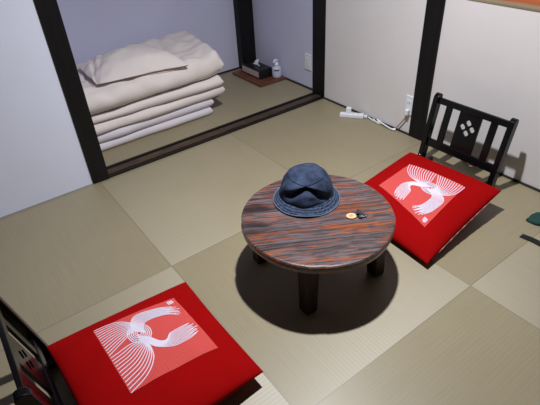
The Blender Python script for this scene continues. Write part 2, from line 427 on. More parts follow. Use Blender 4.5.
# ------------------------------------------------------------------ round table
TC = Vector((-1.2195, -1.297, 0.0)); TR = 0.302; TH = 0.277
tbl = root('low_round_table', TC, math.radians(-4.0), 'low round burnt-wood table with glossy streaked brown top standing mid-room between two red cushions', 'table')
bm = bmesh.new()
n = 120; rings = []
prof = [(0.965, TH - 0.036), (0.992, TH - 0.031), (1.0, TH - 0.018), (0.997, TH - 0.006), (0.985, TH - 0.001), (0.965, TH)]
def rim(a):
    k = 1.0 + 0.004 * math.sin(3 * a + 1) + 0.003 * math.sin(7 * a) 
    for a0, w, d in ((math.radians(150), 0.05, 0.014), (math.radians(236), 0.06, 0.010), (math.radians(12), 0.05, 0.008)):
        dd = (a - a0 + math.pi) % (2 * math.pi) - math.pi
        k -= d * math.exp(-(dd / w) ** 2)
    return k * TR
bot = []
for f, z in prof:
    rings.append([bm.verts.new((f * rim(2 * math.pi * k / n) * math.cos(2 * math.pi * k / n), f * rim(2 * math.pi * k / n) * math.sin(2 * math.pi * k / n), z)) for k in range(n)])
for a, b in zip(rings, rings[1:]):
    for k in range(n): bm.faces.new((a[k], a[(k + 1) % n], b[(k + 1) % n], b[k]))
bm.faces.new(rings[0]); bm.faces.new(rings[-1])
link('tabletop', bm, 'table_top', tbl)
for sx, sy in ((-1, -1), (1, -1), (1, 1), (-1, 1)):
    bm = bmesh.new(); bmesh.ops.create_cube(bm, size=1)
    for v in bm.verts:
        top = v.co.z > 0; w = 0.062 if top else 0.052
        cx, cy = (sx * 0.166, sy * 0.166) if top else (sx * 0.174, sy * 0.174)
        v.co = Vector((cx + v.co.x * w, cy + v.co.y * w, TH - 0.036 if top else 0.0))
    bmesh.ops.bevel(bm, geom=bm.edges[:], offset=0.006, segments=2, profile=0.5, affect='EDGES')
    link('leg', bm, 'table_leg', tbl)
for y0 in (0.152, -0.177):             # cross rails under the top
    link('apron', box(bmesh.new(), -0.137, 0.137, y0, y0 + 0.025, TH - 0.085, TH - 0.037), 'table_leg', tbl)

# ------------------------------------------------------------------ legless floor chairs
def make_chair():
    r = root('legless_floor_chair', (-0.204, -1.240, 0), math.pi, 'black slatted legless floor chair leaning near the cream wall behind the farther red cushion', 'chair', 'black legless floor chairs')
    H, LEAN, W = 0.387, -0.074, 0.210
    def on(z): return LEAN * z / H
    lean = Matrix.Shear('XY', 4, (LEAN / H, 0))
    for s in (-1, 1):
        bm = bmesh.new()
        y = s * W
        # post with a rounded tip: profile in (x,z), extruded in y
        d, w = 0.0215, 0.0145
        out = [(-d, 0.0), (d, 0.0), (d, H - d)] + [(d * math.cos(a), H - d + d * math.sin(a)) for a in [math.pi * k / 8 for k in range(1, 8)]] + [(-d, H - d)]
        f1 = [bm.verts.new((x, y - w, z)) for x, z in out]; f2 = [bm.verts.new((x, y + w, z)) for x, z in out]
        k = len(out)
        bm.faces.new(f1); bm.faces.new(f2)
        for i in range(k): bm.faces.new((f1[i], f1[(i + 1) % k], f2[(i + 1) % k], f2[i]))
        bmesh.ops.bevel(bm, geom=[e for e in bm.edges if abs(e.verts[0].co.y - e.verts[1].co.y) < 1e-6], offset=0.0035, segments=2, profile=0.5, affect='EDGES')
        bm.transform(lean)
        p = link('post', bm, 'lacquer', r)
        bm = bmesh.new()
        for z in (0.030, 0.048):
            bmesh.ops.create_icosphere(bm, subdivisions=1, radius=0.0035, matrix=Matrix.Translation((on(z) + d + 0.0, y, z)))
        link('screw', bm, 'screw', p)
        bm = bmesh.new()                       # seat runner, rounded at the back end
        box(bm, -0.055, 0.20, y - s * 0.034 - 0.013, y - s * 0.034 + 0.013, 0.0, 0.030, bev=0.008)
        link('seat_runner', bm, 'lacquer', r)
    bm = bmesh.new(); box(bm, -0.008, 0.008, -W + 0.012, W - 0.012, 0.337, 0.368, bev=0.004); bm.transform(lean)
    link('top_rail', bm, 'lacquer', r)
    bm = bmesh.new(); box(bm, -0.008, 0.008, -W + 0.012, W - 0.012, 0.104, 0.146, bev=0.004); bm.transform(lean)
    link('bottom_rail', bm, 'lacquer', r)
    in0 = W - 0.0145
    for s in (-1, 1):
        bm = bmesh.new(); a, b = s * in0 * 0.555, s * in0 * 0.745
        box(bm, -0.005, 0.005, min(a, b), max(a, b), 0.142, 0.340, bev=0.002); bm.transform(lean)
        link('slat', bm, 'lacquer', r)
    # wide centre splat with four diamond openings
    bm = bmesh.new()
    hw = in0 * 0.315
    def loop(pts):
        vs = [bm.verts.new((0, y, z)) for y, z in pts]
        for i in range(len(vs)): bm.edges.new((vs[i], vs[(i + 1) % len(vs)]))
    loop([(-hw, 0.142), (hw, 0.142), (hw, 0.340), (-hw, 0.340)])
    q, o = 0.0190, 0.0265; zc = 0.266
    for dy, dz in ((o, 0), (-o, 0), (0, o), (0, -o)):
        c = 0.0035
        loop([(dy + q - c, dz + zc - c), (dy + q - c, dz + zc + c), (dy + c, dz + zc + q - c), (dy - c, dz + zc + q - c),
              (dy - q + c, dz + zc + c), (dy - q + c, dz + zc - c), (dy - c, dz + zc - q + c), (dy + c, dz + zc - q + c)])
    bmesh.ops.triangle_fill(bm, edges=bm.edges[:], use_beauty=True)
    fs = bm.faces[:]
    ex = bmesh.ops.extrude_face_region(bm, geom=fs)
    for v in [g for g in ex['geom'] if isinstance(g, bmesh.types.BMVert)]: v.co.x += 0.010
    bmesh.ops.translate(bm, verts=bm.verts[:], vec=(-0.005, 0, 0))
    bm.transform(lean)
    link('back_splat', bm, 'lacquer', r)
    link('seat', box(bmesh.new(), 0.024, 0.35, -0.165, 0.165, 0.0305, 0.041, bev=0.004), 'lacquer', r)
    return r

def copy_tree(o, parent=None):
    c = o.copy(); COL.objects.link(c)
    if parent is not None: c.parent = parent
    for ch in list(o.children): copy_tree(ch, c)
    return c

chair = make_chair()
chair2 = copy_tree(chair)
chair2.location = (-2.266, -1.262, 0); chair2.rotation_euler = (0, 0, 0)
tag(chair2, 'black legless floor chair cut off at the lower left, behind the nearer red cushion', 'chair', 'black legless floor chairs')

# ------------------------------------------------------------------ cushions
def stretch(t): return math.copysign(1 - (1 - abs(t)) ** 1.7, t)

def make_cushion(label, A, B, C, D, pucker, pc, seat_x):
    """A,B back corners, C,D front corners (x,y,z of the seam); ps/pc place the printed square."""
    o = Vector(((A[0] + C[0]) / 2, (A[1] + C[1]) / 2, 0))
    A, B, C, D = (Vector(p) - o for p in (A, B, C, D))
    HT, HB = 0.058, 0.040
    def mid(u, v):     # u: A->B, v: back->front
        pu = 0.026 * (1 - u * u) * (v * abs(v)); pv = 0.024 * (1 - v * v) * (u * abs(u))
        u2, v2 = u - pv, v - pu
        a, b = (u2 + 1) / 2, (v2 + 1) / 2
        return A.lerp(B, a).lerp(D.lerp(C, a), b)
    def prof(u, v): return max(0.0, (1 - abs(u) ** 2.2) * (1 - abs(v) ** 2.2)) ** 0.42
    def wr(p, s): return noise.noise(Vector((p.x * 9, p.y * 9, s))) * 0.004 + noise.noise(Vector((p.x * 24, p.y * 24, s))) * 0.0012
    def top(u, v):
        p = mid(u, v); h = prof(u, v)
        return p + Vector((0, 0, HT * h + wr(p + o, 3.0) * h))
    def bottom(u, v):
        p = mid(u, v); h = prof(u, v)
        z = p.z - HB * h
        gx = p.x + o.x
        lo = 0.0425 if seat_x[0] - 0.02 < gx < seat_x[1] + 0.02 else 0.004
        return Vector((p.x, p.y, max(z, lo)))
    n = 44
    bm = bmesh.new(); T = {}; Bt = {}
    for i in range(n + 1):
        for j in range(n + 1):
            u, v = stretch(2 * i / n - 1), stretch(2 * j / n - 1)
            T[i, j] = bm.verts.new(top(u, v))
            Bt[i, j] = T[i, j] if i in (0, n) or j in (0, n) else bm.verts.new(bottom(u, v))
    for i in range(n):
        for j in range(n):
            bm.faces.new((T[i, j], T[i + 1, j], T[i + 1, j + 1], T[i, j + 1]))
            bm.faces.new((Bt[i, j], Bt[i, j + 1], Bt[i + 1, j + 1], Bt[i + 1, j]))
    r = root('floor_cushion', o, 0, label, 'cushion', 'red printed floor cushions')
    link('cushion_body', bm, 'red', r, smooth=True)
    # printed square placed in plan, found on the top surface by inverse lookup
    def uv_of(x, y):
        u = v = 0.0
        for _ in range(25):
            p = mid(u, v); e = 1e-4
            pu = (mid(u + e, v) - p) / e; pv = (mid(u, v + e) - p) / e
            det = pu.x * pv.y - pu.y * pv.x
            dx, dy = x - p.x, y - p.y
            u += (dx * pv.y - dy * pv.x) / det; v += (pu.x * dy - pu.y * dx) / det
        return u, v
    P = [Vector((x, y, 0)) - o for x, y in pc]      # corners (s,t)=(0,0),(1,0),(1,1),(0,1)
    def st(s, t, off):
        q = P[0].lerp(P[1], s).lerp(P[3].lerp(P[2], s), t)
        u, v = uv_of(q.x, q.y)
        e = 0.01
        n_ = (top(u + e, v) - top(u - e, v)).cross(top(u, v + e) - top(u, v - e)).normalized()
        if n_.z < 0: n_ = -n_
        return top(u, v) + n_ * off
    bm = bmesh.new(); k = 30; G = {}
    for i in range(k + 1):
        for j in range(k + 1): G[i, j] = bm.verts.new(st(i / k, j / k, 0.0009))
    for i in range(k):
        for j in range(k): bm.faces.new((G[i, j], G[i + 1, j], G[i + 1, j + 1], G[i, j + 1]))
    panel = link('printed_square', bm, 'salmon', r, smooth=True)
    # white cord pattern: strands fanning from the back edge, knotted, then two tassels
    bm = bmesh.new()
    def ribbon(path, w0, w1, lift):
        c = catmull([(a, b, 0) for a, b in path], 7)
        L = None
        for i, p in enumerate(c):
            t = (c[min(i + 1, len(c) - 1)] - c[max(0, i - 1)]).normalized()
            nr = Vector((-t.y, t.x, 0)); w = w0 + (w1 - w0) * i / (len(c) - 1)
            w *= 0.5
            a = bm.verts.new(st(p.x + nr.x * w, p.y + nr.y * w, lift)); b = bm.verts.new(st(p.x - nr.x * w, p.y - nr.y * w, lift))
            if L: bm.faces.new((L[0], a, b, L[1]))
            L = (a, b)
    ns = 12; W1, W2 = 0.0112, 0.0100
    for i in range(ns):
        f = i / (ns - 1)
        e = 0.03 * math.sin(i * 2.3)
        # fan from s 0..0.47, sweeping up over the knot to the tassel on the other side
        ribbon([(0.00 + 0.50 * f, 0.008), (0.085 + 0.44 * f, 0.22 - 0.09 * f), (0.23 + 0.32 * f, 0.365 - 0.12 * f), (0.385 + 0.15 * f, 0.41 - 0.06 * f), (0.50 + 0.10 * f, 0.40 - 0.04 * f)], W1, W1, 0.0017)
        ribbon([(1.0 - 0.46 * f, 0.008), (0.995 - 0.38 * f, 0.16), (0.955 - 0.29 * f, 0.28 - 0.02 * f), (0.87 - 0.17 * f, 0.37 - 0.07 * f), (0.77 - 0.09 * f, 0.42 - 0.07 * f)], W1, W1, 0.0018)
        ribbon([(0.62 - 0.10 * f, 0.36 + 0.10 * f), (0.50 - 0.10 * f, 0.40 + 0.13 * f), (0.36 + 0.02 * f, 0.46 + 0.14 * f), (0.265 + 0.18 * f, 0.62 + 0.05 * f), (0.265 + 0.20 * f, 0.80), (0.30 + 0.18 * f, 0.955 + e - 0.08 * abs(f - .5))], W1, W2, 0.0019)
        ribbon([(0.60 + 0.10 * f, 0.44 - 0.08 * f), (0.70 + 0.13 * f, 0.47 - 0.09 * f), (0.765 + 0.17 * f, 0.53 - 0.06 * f), (0.77 + 0.16 * f, 0.66), (0.74 + 0.16 * f, 0.79), (0.665 + 0.18 * f, 0.93 + e - 0.07 * abs(f - .5))], W1, W2, 0.0021)
    for j in range(6):                                    # the knot's coils
        rr = 0.028 + 0.0235 * j
        ribbon([(0.635 + rr * math.cos(a) * 1.05, 0.395 + rr * math.sin(a) * 0.85) for a in [2 * math.pi * k2 / 12 for k2 in range(13)]], 0.0115, 0.0115, 0.0024)
    link('cord_print', bm, 'white_print', panel)
    bm = bmesh.new()                                      # little seal mark near the front corner
    def patch(s0, s1, t0, t1, off):
        g = [[bm.verts.new(st(s0 + (s1 - s0) * a / 3, t0 + (t1 - t0) * b / 3, off)) for b in range(4)] for a in range(4)]
        for a in range(3):
            for b in range(3): bm.faces.new((g[a][b], g[a + 1][b], g[a + 1][b + 1], g[a][b + 1]))
    for q in ((0.905, 0.965, 0.885, 0.897), (0.905, 0.965, 0.912, 0.924), (0.905, 0.965, 0.939, 0.951), (0.905, 0.917, 0.885, 0.951), (0.953, 0.965, 0.885, 0.951), (0.929, 0.941, 0.897, 0.965)):
        patch(*q, 0.0018)
    link('seal_print', bm, 'white_print', panel)
    if pucker:
        bm = bmesh.new()
        tube(bm, [mid(1.0, -0.75 + 1.45 * i / 60) + Vector((0, -0.0006, -0.0035)) for i in range(61)], [0.0012 + 0.0016 * max(0, math.sin(i * 0.83 + 0.7 * math.sin(i * .31))) for i in range(61)], 6)
        link('seam_puckers', bm, 'pink_cotton', r, smooth=True)
    return r, mid

make_cushion('farther red cushion with white cord-knot print, between round table and slatted chair back',
             (-0.312, -1.032, 0.100), (-0.312, -1.562, 0.118), (-0.885, -1.605, 0.030), (-0.868, -1.050, 0.040),
             True, [(-0.455, -1.145), (-0.440, -1.452), (-0.765, -1.487), (-0.688, -1.150)], (-0.57, -0.222))
make_cushion('nearer red cushion with white cord-knot print, lying in the lower left corner',
             (-2.245, -1.650, 0.105), (-2.262, -1.090, 0.105), (-1.716, -1.052, 0.034), (-1.722, -1.606, 0.058),
             None, [(-2.105, -1.465), (-2.113, -1.150), (-1.812, -1.152), (-1.803, -1.462)], (-2.24, -1.892))

# ------------------------------------------------------------------ futon pile in the alcove
def quilt(name, P, zb, T, mat, rad=0.032, seed=0, amp=0.005, label=None, parent=None, nx=70, ny=46, edge=2.6):
    """P: plan corners front-left, front-right, back-right, back-left; zb(x,y) bottom; T(u,v) thickness."""
    P = [Vector((p[0], p[1], 0)) for p in P]
    bm = bmesh.new(); A = {}; B = {}
    def sst(t): return math.copysign(1 - (1 - abs(t)) ** edge, t)
    for i in range(nx + 1):
        for j in range(ny + 1):
            u, v = sst(2 * i / nx - 1), sst(2 * j / ny - 1)
            a, b = (u + 1) / 2, (v + 1) / 2
            p = P[0].lerp(P[1], a).lerp(P[3].lerp(P[2], a), b)
            wob = noise.noise(Vector((p.x * 5, p.y * 5, seed))) * 0.010
            if abs(v) > 0.8: p.y += math.copysign(1, v) * wob * (abs(v) - 0.8) / 0.2 
            if abs(u) > 0.8: p.x += math.copysign(1, u) * wob * 1.3 * (abs(u) - 0.8) / 0.2
            z0 = zb(p.x, p.y); t = T(u, v)
            du = (1 - abs(u)) * (P[1] - P[0]).length / 2 / (rad * 1.0); dv = (1 - abs(v)) * (P[3] - P[0]).length / 2 / rad
            pr = math.sqrt(max(0, 1 - max(0, 1 - du) ** 2) * max(0, 1 - max(0, 1 - dv) ** 2))
            w = (noise.noise(Vector((p.x * 6, p.y * 11, seed + 3))) * amp + noise.noise(Vector((p.x * 15, p.y * 22, seed + 7))) * amp * 0.4) * pr
            m = z0 + t / 2
            A[i, j] = bm.verts.new((p.x, p.y, m + t / 2 * pr + w))
            B[i, j] = A[i, j] if i in (0, nx) or j in (0, ny) else bm.verts.new((p.x, p.y, max(m - t / 2 * pr, z0)))
    for i in range(nx):
        for j in range(ny):
            bm.faces.new((A[i, j], A[i + 1, j], A[i + 1, j + 1], A[i, j + 1]))
            bm.faces.new((B[i, j], B[i, j + 1], B[i + 1, j + 1], B[i + 1, j]))
    return link(name, bm, mat, parent, smooth=True)

def merge(name, objs):
    """join the folded layers of one quilt into one mesh"""
    bm = bmesh.new()
    for o in objs: bm.from_mesh(o.data)
    o0 = objs[0]; bm.to_mesh(o0.data); bm.free()
    for p in o0.data.polygons: p.use_smooth = True
    for o in objs[1:]:
        me = o.data; bpy.data.objects.remove(o); bpy.data.meshes.remove(me)
    o0.name = name
    return o0

FL = -1.690
from mathutils.bvhtree import BVHTree
def over(objs, lowest, gap=0.0015, shift=(0, 0)):
    """height of the highest surface of the pieces below, so a soft piece lies on them"""
    bm = bmesh.new()
    for o in objs: bm.from_mesh(o.data)
    tr = BVHTree.FromBMesh(bm); bm.free()
    def f(x, y):
        z = lowest
        for dx, dy in ((0, 0), (.012, 0), (-.012, 0), (0, .012), (0, -.012)):
            h = tr.ray_cast(Vector((x + dx + shift[0], y + dy + shift[1], 2)), Vector((0, 0, -1)))[0]
            if h is not None: z = max(z, h.z + gap)
        return z
    return f
a = quilt('q', [(FL, .325), (-.755, .322), (-.690, .93), (FL, .945)], lambda x, y: 0.001, lambda u, v: .055, 'futon_lilac', seed=1, amp=.003, rad=.026)
b = quilt('q', [(FL, .316), (-.735, .330), (-.675, .93), (FL, .945)], lambda x, y: .0575, lambda u, v: .060 - 0.003 * u, 'futon_lilac', seed=2, amp=.003, rad=.028)
f1 = merge('folded_mattress', [a, b])
tag(f1, 'pale lilac folded mattress at the very bottom of the bedding pile in the alcove', 'bedding')
a = quilt('q', [(FL, .306), (-.640, .322), (-.590, .93), (FL, .945)], over([f1], .115), lambda u, v: .066 + .012 * max(0, u) ** 2, 'futon_cream', seed=3, amp=.007, rad=.034)
b = quilt('q', [(FL, .322), (-.655, .300), (-.570, .93), (FL, .945)], over([a], .185), lambda u, v: .062 + .008 * u + .004 * math.sin(5 * u + 1), 'futon_cream', seed=4, amp=.008, rad=.034)
f2 = merge('folded_quilt', [a, b])
tag(f2, 'thin cream folded quilt in the middle of the bedding pile under the puffy comforter', 'bedding')
def ct(u, v):
    t = 0.142 + 0.010 * u + 0.022 * math.exp(-((u - 0.95) / 0.22) ** 2)
    t += 0.040 * math.exp(-((u - 0.52) / 0.34) ** 2 - ((v - 0.80) / 0.60) ** 2)
    t += 0.018 * math.exp(-((u + 0.1) / 0.5) ** 2 - ((v - 0.9) / 0.5) ** 2)
    # long soft fold running across the right half, and puckers along the front
    t -= 0.016 * math.exp(-((u - 0.36 - 0.15 * v) / 0.07) ** 2) * (0.4 + 0.6 * max(0, min(1, v + 0.6)))
    t += 0.007 * math.sin(19 * u + 4 * v) * max(0, -v) + 0.006 * noise.noise(Vector((u * 7, v * 5, 2.2)))
    return t
f3 = quilt('folded_comforter', [(FL, .290), (-.630, .300), (-.520, .94), (FL, .945)], over([f2], .245), ct, 'futon_cream', rad=.080, seed=5, amp=.013, edge=1.8, nx=110, ny=70)
tag(f3, 'puffy cream folded comforter on top of the bedding pile, under the flat pillow', 'bedding')
PZ0 = over([f3], .36, 0.002, (-1.19, .545))
def PZ(x, y): return sum(PZ0(x + dx, y + dy) for dx in (-.07, -.035, 0, .035, .07) for dy in (-.07, -.035, 0, .035, .07)) / 25 + 0.004
def settle(o, below, step=0.002):
    """lift o until its mesh no longer cuts the one it lies on"""
    bm = bmesh.new(); bm.from_mesh(below.data); t0 = BVHTree.FromBMesh(bm); bm.free()
    up = 0.0
    while up < 0.05:
        bm = bmesh.new(); bm.from_mesh(o.data)
        p = o.parent.location if o.parent else Vector((0, 0, 0))
        bm.transform(Matrix.Translation(p + Vector((0, 0, up)))); t1 = BVHTree.FromBMesh(bm); bm.free()
        if not t1.overlap(t0): break
        up += step
    return up
pr_ = root('flat_pillow', (-1.19, .545, .405), 0, 'flat cream pillow lying on top of the comforter in the alcove', 'pillow')
def pt(u, v):
    g = 0.018 + 0.078 * (1 - abs(u) ** 2.6) * (1 - abs(v) ** 2.2)
    g -= 0.016 * math.exp(-((u + 0.80 - 0.25 * v) / 0.055) ** 2) + 0.008 * math.exp(-((u + 0.62 - 0.4 * v) / 0.06) ** 2)
    return g + 0.010 * noise.noise(Vector((u * 3, v * 3, 1.0)))
pb = quilt('pillow_body', [(-.290, -.175), (.280, -.255), (.225, .215), (-.275, .225)], lambda x, y: PZ(x, y) - .405, pt, 'futon_cream', rad=.045, seed=9, amp=.012, parent=pr_, edge=1.8)
bm = bmesh.new()
rim_f = [(-.290 + .570 * k / 20, -.175 - .080 * k / 20) for k in range(21)]
rim_l = [(-.290 + .015 * k / 12, -.175 + .400 * k / 12) for k in range(13)]
for rimp in (rim_f, rim_l):
    tube(bm, [(x, y - 0.001, PZ(x, y) - .405 + .0095) for x, y in rimp], 0.0022, 6)
link('piping', bm, 'futon_edge', pr_, smooth=True)
pr_.location.z += settle(pb, f3) + 0.001

# ------------------------------------------------------------------ tray with tissue box and pump bottle
bm = bmesh.new()
box(bm, -0.224, 0.028, 0.492, 0.900, 0.0, 0.019, bev=0.003)
tray = link('wooden_tray', bm, 'tray')
tag(tray, 'flat reddish brown wooden tray on the alcove floor under the tissue box', 'tray')
TZ = 0.0195
tb = root('tissue_box', (-0.094, 0.722, TZ), 0, 'black tissue box with pale front panel on the wooden tray in the alcove', 'tissue box')
bm = bmesh.new()
box(bm, -0.062, 0.062, -0.130, 0.130, 0.0, 0.072, bev=0.003)
link('box_body', bm, 'box_black', tb)
link('lid_slot', box(bmesh.new(), -0.022, 0.022, -0.07, 0.07, 0.0722, 0.0735, bev=0.0003), 'slot', tb)
link('front_panel', box(bmesh.new(), -0.0645, -0.0622, -0.115, 0.118, 0.012, 0.058, bev=0.0008), 'box_panel', tb)
bm = bmesh.new(); pts = {}
for i in range(15):
    for j in range(9):
        s, t = i / 14 * 2 - 1, j / 8
        y = 0.048 * s * (1 - 0.55 * t); z = 0.0736 + 0.042 * t * (1 - 0.55 * s * s) ; x = 0.012 * math.sin(s * 3.1 + t * 2) * t + 0.012 * t
        pts[i, j] = bm.verts.new((x, y, z))
for i in range(14):
    for j in range(8): bm.faces.new((pts[i, j], pts[i + 1, j], pts[i + 1, j + 1], pts[i, j + 1]))
tis = link('tissue', bm, 'tissue', tb, smooth=True)
sm = tis.modifiers.new('thick', 'SOLIDIFY'); sm.thickness = 0.0015

pb_ = root('pump_bottle', (-0.016, 0.552, TZ), math.radians(205), 'pale blue-white pump bottle on the tray corner beside the tissue box', 'bottle')
bm = lathe(bmesh.new(), [(0, 0), (0.034, 0), (0.0375, 0.004), (0.038, 0.02), (0.038, 0.066), (0.034, 0.080), (0.020, 0.089), (0.014, 0.092), (0.014, 0.096), (0, 0.096)], 28)
link('bottle_body', bm, 'bottle', pb_, smooth=True)
bm = bmesh.new()
lathe(bm, [(0, 0.0955), (0.0185, 0.0955), (0.0190, 0.098), (0.0170, 0.114), (0.009, 0.116), (0.008, 0.130), (0.0125, 0.132), (0.0130, 0.140), (0.008, 0.1435), (0, 0.144)], 20)
tube(bm, catmull([(0, 0, 0.137), (0.020, 0, 0.140), (0.036, 0, 0.137), (0.042, 0, 0.127)], 5), [0.0095] * 8 + [0.008] * 8, 8)
link('pump_head', bm, 'pump', pb_, smooth=True)
bm = bmesh.new()
g = []
for i in range(7):
    a = math.radians(-5 + i * 11)
    g.append((bm.verts.new((0.0384 * math.cos(a), 0.0384 * math.sin(a), 0.058)), bm.verts.new((0.0384 * math.cos(a), 0.0384 * math.sin(a), 0.068))))
for p, q in zip(g, g[1:]): bm.faces.new((p[0], q[0], q[1], p[1]))
link('label', bm, 'label_dark', pb_)

# ------------------------------------------------------------------ wall plates, power strip and its cord
wp = root('wall_plate', (XA, 0.227, 0.205), 0, 'white wall plate low on the bluish alcove wall left of the corner post', 'wall plate')
link('plate', box(bmesh.new(), -0.007, 0.0, -0.036, 0.036, -0.060, 0.060, bev=0.003), 'plastic', wp)
bm = bmesh.new(); box(bm, -0.0095, -0.0068, -0.017, 0.017, -0.034, 0.034, bev=0.001)
link('socket_insert', bm, 'pump', wp)
ot = root('wall_outlet', (0.0, -0.756, 0.190), 0, 'white wall outlet beside the black post with a plugged-in cord', 'outlet')
link('plate', box(bmesh.new(), -0.007, 0.0, -0.027, 0.027, -0.060, 0.060, bev=0.003), 'plastic', ot)
bm = bmesh.new(); box(bm, -0.0095, -0.0068, -0.017, 0.017, -0.034, 0.034, bev=0.001)
ins = link('socket_insert', bm, 'pump', ot)
bm = bmesh.new()
for y in (-0.006, 0.006): box(bm, -0.0100, -0.0094, y - 0.0012, y + 0.0012, 0.010, 0.021)
link('slots', bm, 'slot', ins)

st_ = root('power_strip', (-0.076, -0.364, 0.0), math.atan2(-0.145, 0.110), 'white power strip on the mat by the right wall baseboard, adapter plugged in', 'power strip')
link('strip_body', box(bmesh.new(), -0.085, 0.075, -0.020, 0.020, 0.0, 0.026, bev=0.005), 'plastic', st_, smooth=False)
bm = bmesh.new()
for k in range(3): box(bm, -0.030 + 0.035 * k - 0.001, -0.030 + 0.035 * k + 0.001, -0.008, 0.008, 0.0258, 0.0263)
link('strip_slots', bm, 'slot', st_)
link('cord_relief', box(bmesh.new(), 0.076, 0.100, -0.010, 0.010, 0.003, 0.021, bev=0.004), 'plastic', st_)
bm = bmesh.new()
w = st_.matrix_world
base = Matrix.Translation(st_.location) @ Matrix.Rotation(st_.rotation_euler[2], 4, 'Z')
inv = base.inverted()
pth = [(-0.017, -0.452, 0.011), (-0.022, -0.50, 0.006), (-0.030, -0.545, 0.006), (-0.020, -0.575, 0.007), (-0.022, -0.62, 0.006), (-0.030, -0.66, 0.006), (-0.018, -0.685, 0.012)]
tube(bm, [inv @ v for v in catmull(pth, 8)], 0.0050, 8)
pth = [(-0.018, -0.50, 0.014), (-0.032, -0.535, 0.012), (-0.020, -0.560, 0.018), (-0.016, -0.53, 0.020), (-0.026, -0.575, 0.018), (-0.034, -0.64, 0.012), (-0.030, -0.682, 0.008), (-0.020, -0.69, 0.013)]
tube(bm, [inv @ v for v in catmull(pth, 8)], 0.0050, 8)
link('white_cord', bm, 'plastic', st_, smooth=True)
bm = bmesh.new()
pth = [(-0.018, -0.685, 0.012), (-0.018, -0.710, 0.048), (-0.018, -0.735, 0.086), (-0.020, -0.752, 0.115), (-0.024, -0.760, 0.138)]
tube(bm, [inv @ v for v in catmull(pth, 8)], 0.0042, 8)
pc_ = link('beige_cord', bm, 'cord_beige', st_, smooth=True)
pc_['label'] = 'beige upper length of cord'
bm = bmesh.new(); box(bm, -0.032, -0.0105, -0.772, -0.748, 0.134, 0.168, bev=0.004); bm.transform(inv)
link('plug', bm, 'plastic', st_)
ad = link('plug_adapter', box(bmesh.new(), -0.017, 0.017, -0.015, 0.015, 0.0, 0.036, bev=0.004), 'plastic')
ad.location = (-0.083, -0.334, 0.0262); ad.rotation_euler = (0, 0, st_.rotation_euler[2])
tag(ad, 'small white block adapter standing on the power strip end', 'adapter')

# ------------------------------------------------------------------ bucket hat
hat = root('bucket_hat', (-1.180, -1.186, TH + 0.0005), 0, 'navy denim bucket hat with dented crown lying on the round table', 'hat')
na = 96
cam_az = math.atan2(-2.389 + 1.207, -2.197 + 1.197)
def crown_pt(a, t):
    """t 0 at the band, 1 at the apex"""
    ph = t * math.pi / 2
    r = 0.112 * math.cos(ph) ** 0.72 if t < 1 else 0.0
    z = 0.028 + 0.112 * math.sin(ph) ** 0.95
    dd = (a - cam_az + math.pi) % (2 * math.pi) - math.pi
    # soft collapse of the crown on the camera side: a shelf, two pocket dents, a crease
    z -= 0.010 * math.exp(-(dd / 0.9) ** 2) * math.exp(-((t - 0.70) / 0.2) ** 2)
    tc_ = 0.425 - 0.24 * (abs(dd + 0.06) / 0.8) ** 1.3 + 0.03 * math.sin(5 * dd + 1)
    r -= 0.026 * math.exp(-((t - tc_) / 0.085) ** 2) * math.exp(-(dd / 0.75) ** 4)
    r += 0.007 * math.exp(-((t - tc_ - 0.17) / 0.10) ** 2) * math.exp(-(dd / 0.8) ** 4)
    for d0, t0, wd, wt, dep in ((1.6, .5, .4, .2, .007), (-1.5, .45, .35, .2, .008), (0.35, .16, .3, .07, .005)):
        r -= dep * math.exp(-((dd - d0) / wd) ** 2 - ((t - t0) / wt) ** 2)
    nv = noise.noise(Vector((math.cos(a) * 2.2, math.sin(a) * 2.2, t * 4 + 5)))
    r += 0.005 * nv * min(1, (1 - t) * 5); z += 0.003 * nv * min(1, t * 3)
    r = max(r, 0)
    return Vector((r * math.cos(a), r * math.sin(a) * 0.97, z))
bm = bmesh.new(); nt_ = 44; rg = []
for j in range(nt_):
    t = j / nt_
    rg.append([bm.verts.new(crown_pt(2 * math.pi * k / na, t)) for k in range(na)])
apex = bm.verts.new((0, 0, 0.139))
for a_, b_ in zip(rg, rg[1:]):
    for k in range(na): bm.faces.new((a_[k], a_[(k + 1) % na], b_[(k + 1) % na], b_[k]))
for k in range(na): bm.faces.new((rg[-1][k], rg[-1][(k + 1) % na], apex))
crown = link('crown', bm, 'denim', hat, smooth=True)
bm = bmesh.new()                        # top seam and side seams
ringp = [crown_pt(2 * math.pi * k / 60, 0.62) for k in range(61)]
tube(bm, [p * 1.004 + Vector((0, 0, 0.001)) for p in ringp], 0.0016, 6, caps=False)
for a in (cam_az + 0.95, cam_az - 2.1, cam_az + 2.6):
    tube(bm, [crown_pt(a, t / 24) * 1.004 for t in range(0, 18)], 0.0014, 6)
link('crown_seam', bm, 'denim', crown, smooth=True)
bm = bmesh.new()
rg = []
def brim_pt(a, s):
    r = 0.109 + 0.028 * s
    z = 0.033 - 0.030 * s + 0.004 * math.sin(2 * a + 0.6) * s * s + 0.002 * math.sin(5 * a) * s
    return Vector((r * math.cos(a), r * math.sin(a) * 0.98, max(z, 0.0018)))
for lay, dz in ((0, 0.0), (1, 0.0018)):
    pass
for j in range(9): rg.append([bm.verts.new(brim_pt(2 * math.pi * k / na, j / 8) + Vector((0, 0, 0.0016))) for k in range(na)])
for j in range(8, -1, -1): rg.append([bm.verts.new(brim_pt(2 * math.pi * k / na, j / 8) - Vector((0, 0, 0.0012))) for k in range(na)])
for a_, b_ in zip(rg, rg[1:]):
    for k in range(na): bm.faces.new((a_[k], a_[(k + 1) % na], b_[(k + 1) % na], b_[k]))
link('brim', bm, 'denim_brim', hat, smooth=True)
bm = bmesh.new()
tube(bm, [brim_pt(2 * math.pi * k / 72, 1.0) + Vector((0, 0, 0.0008)) for k in range(73)], 0.0026, 6, caps=False)
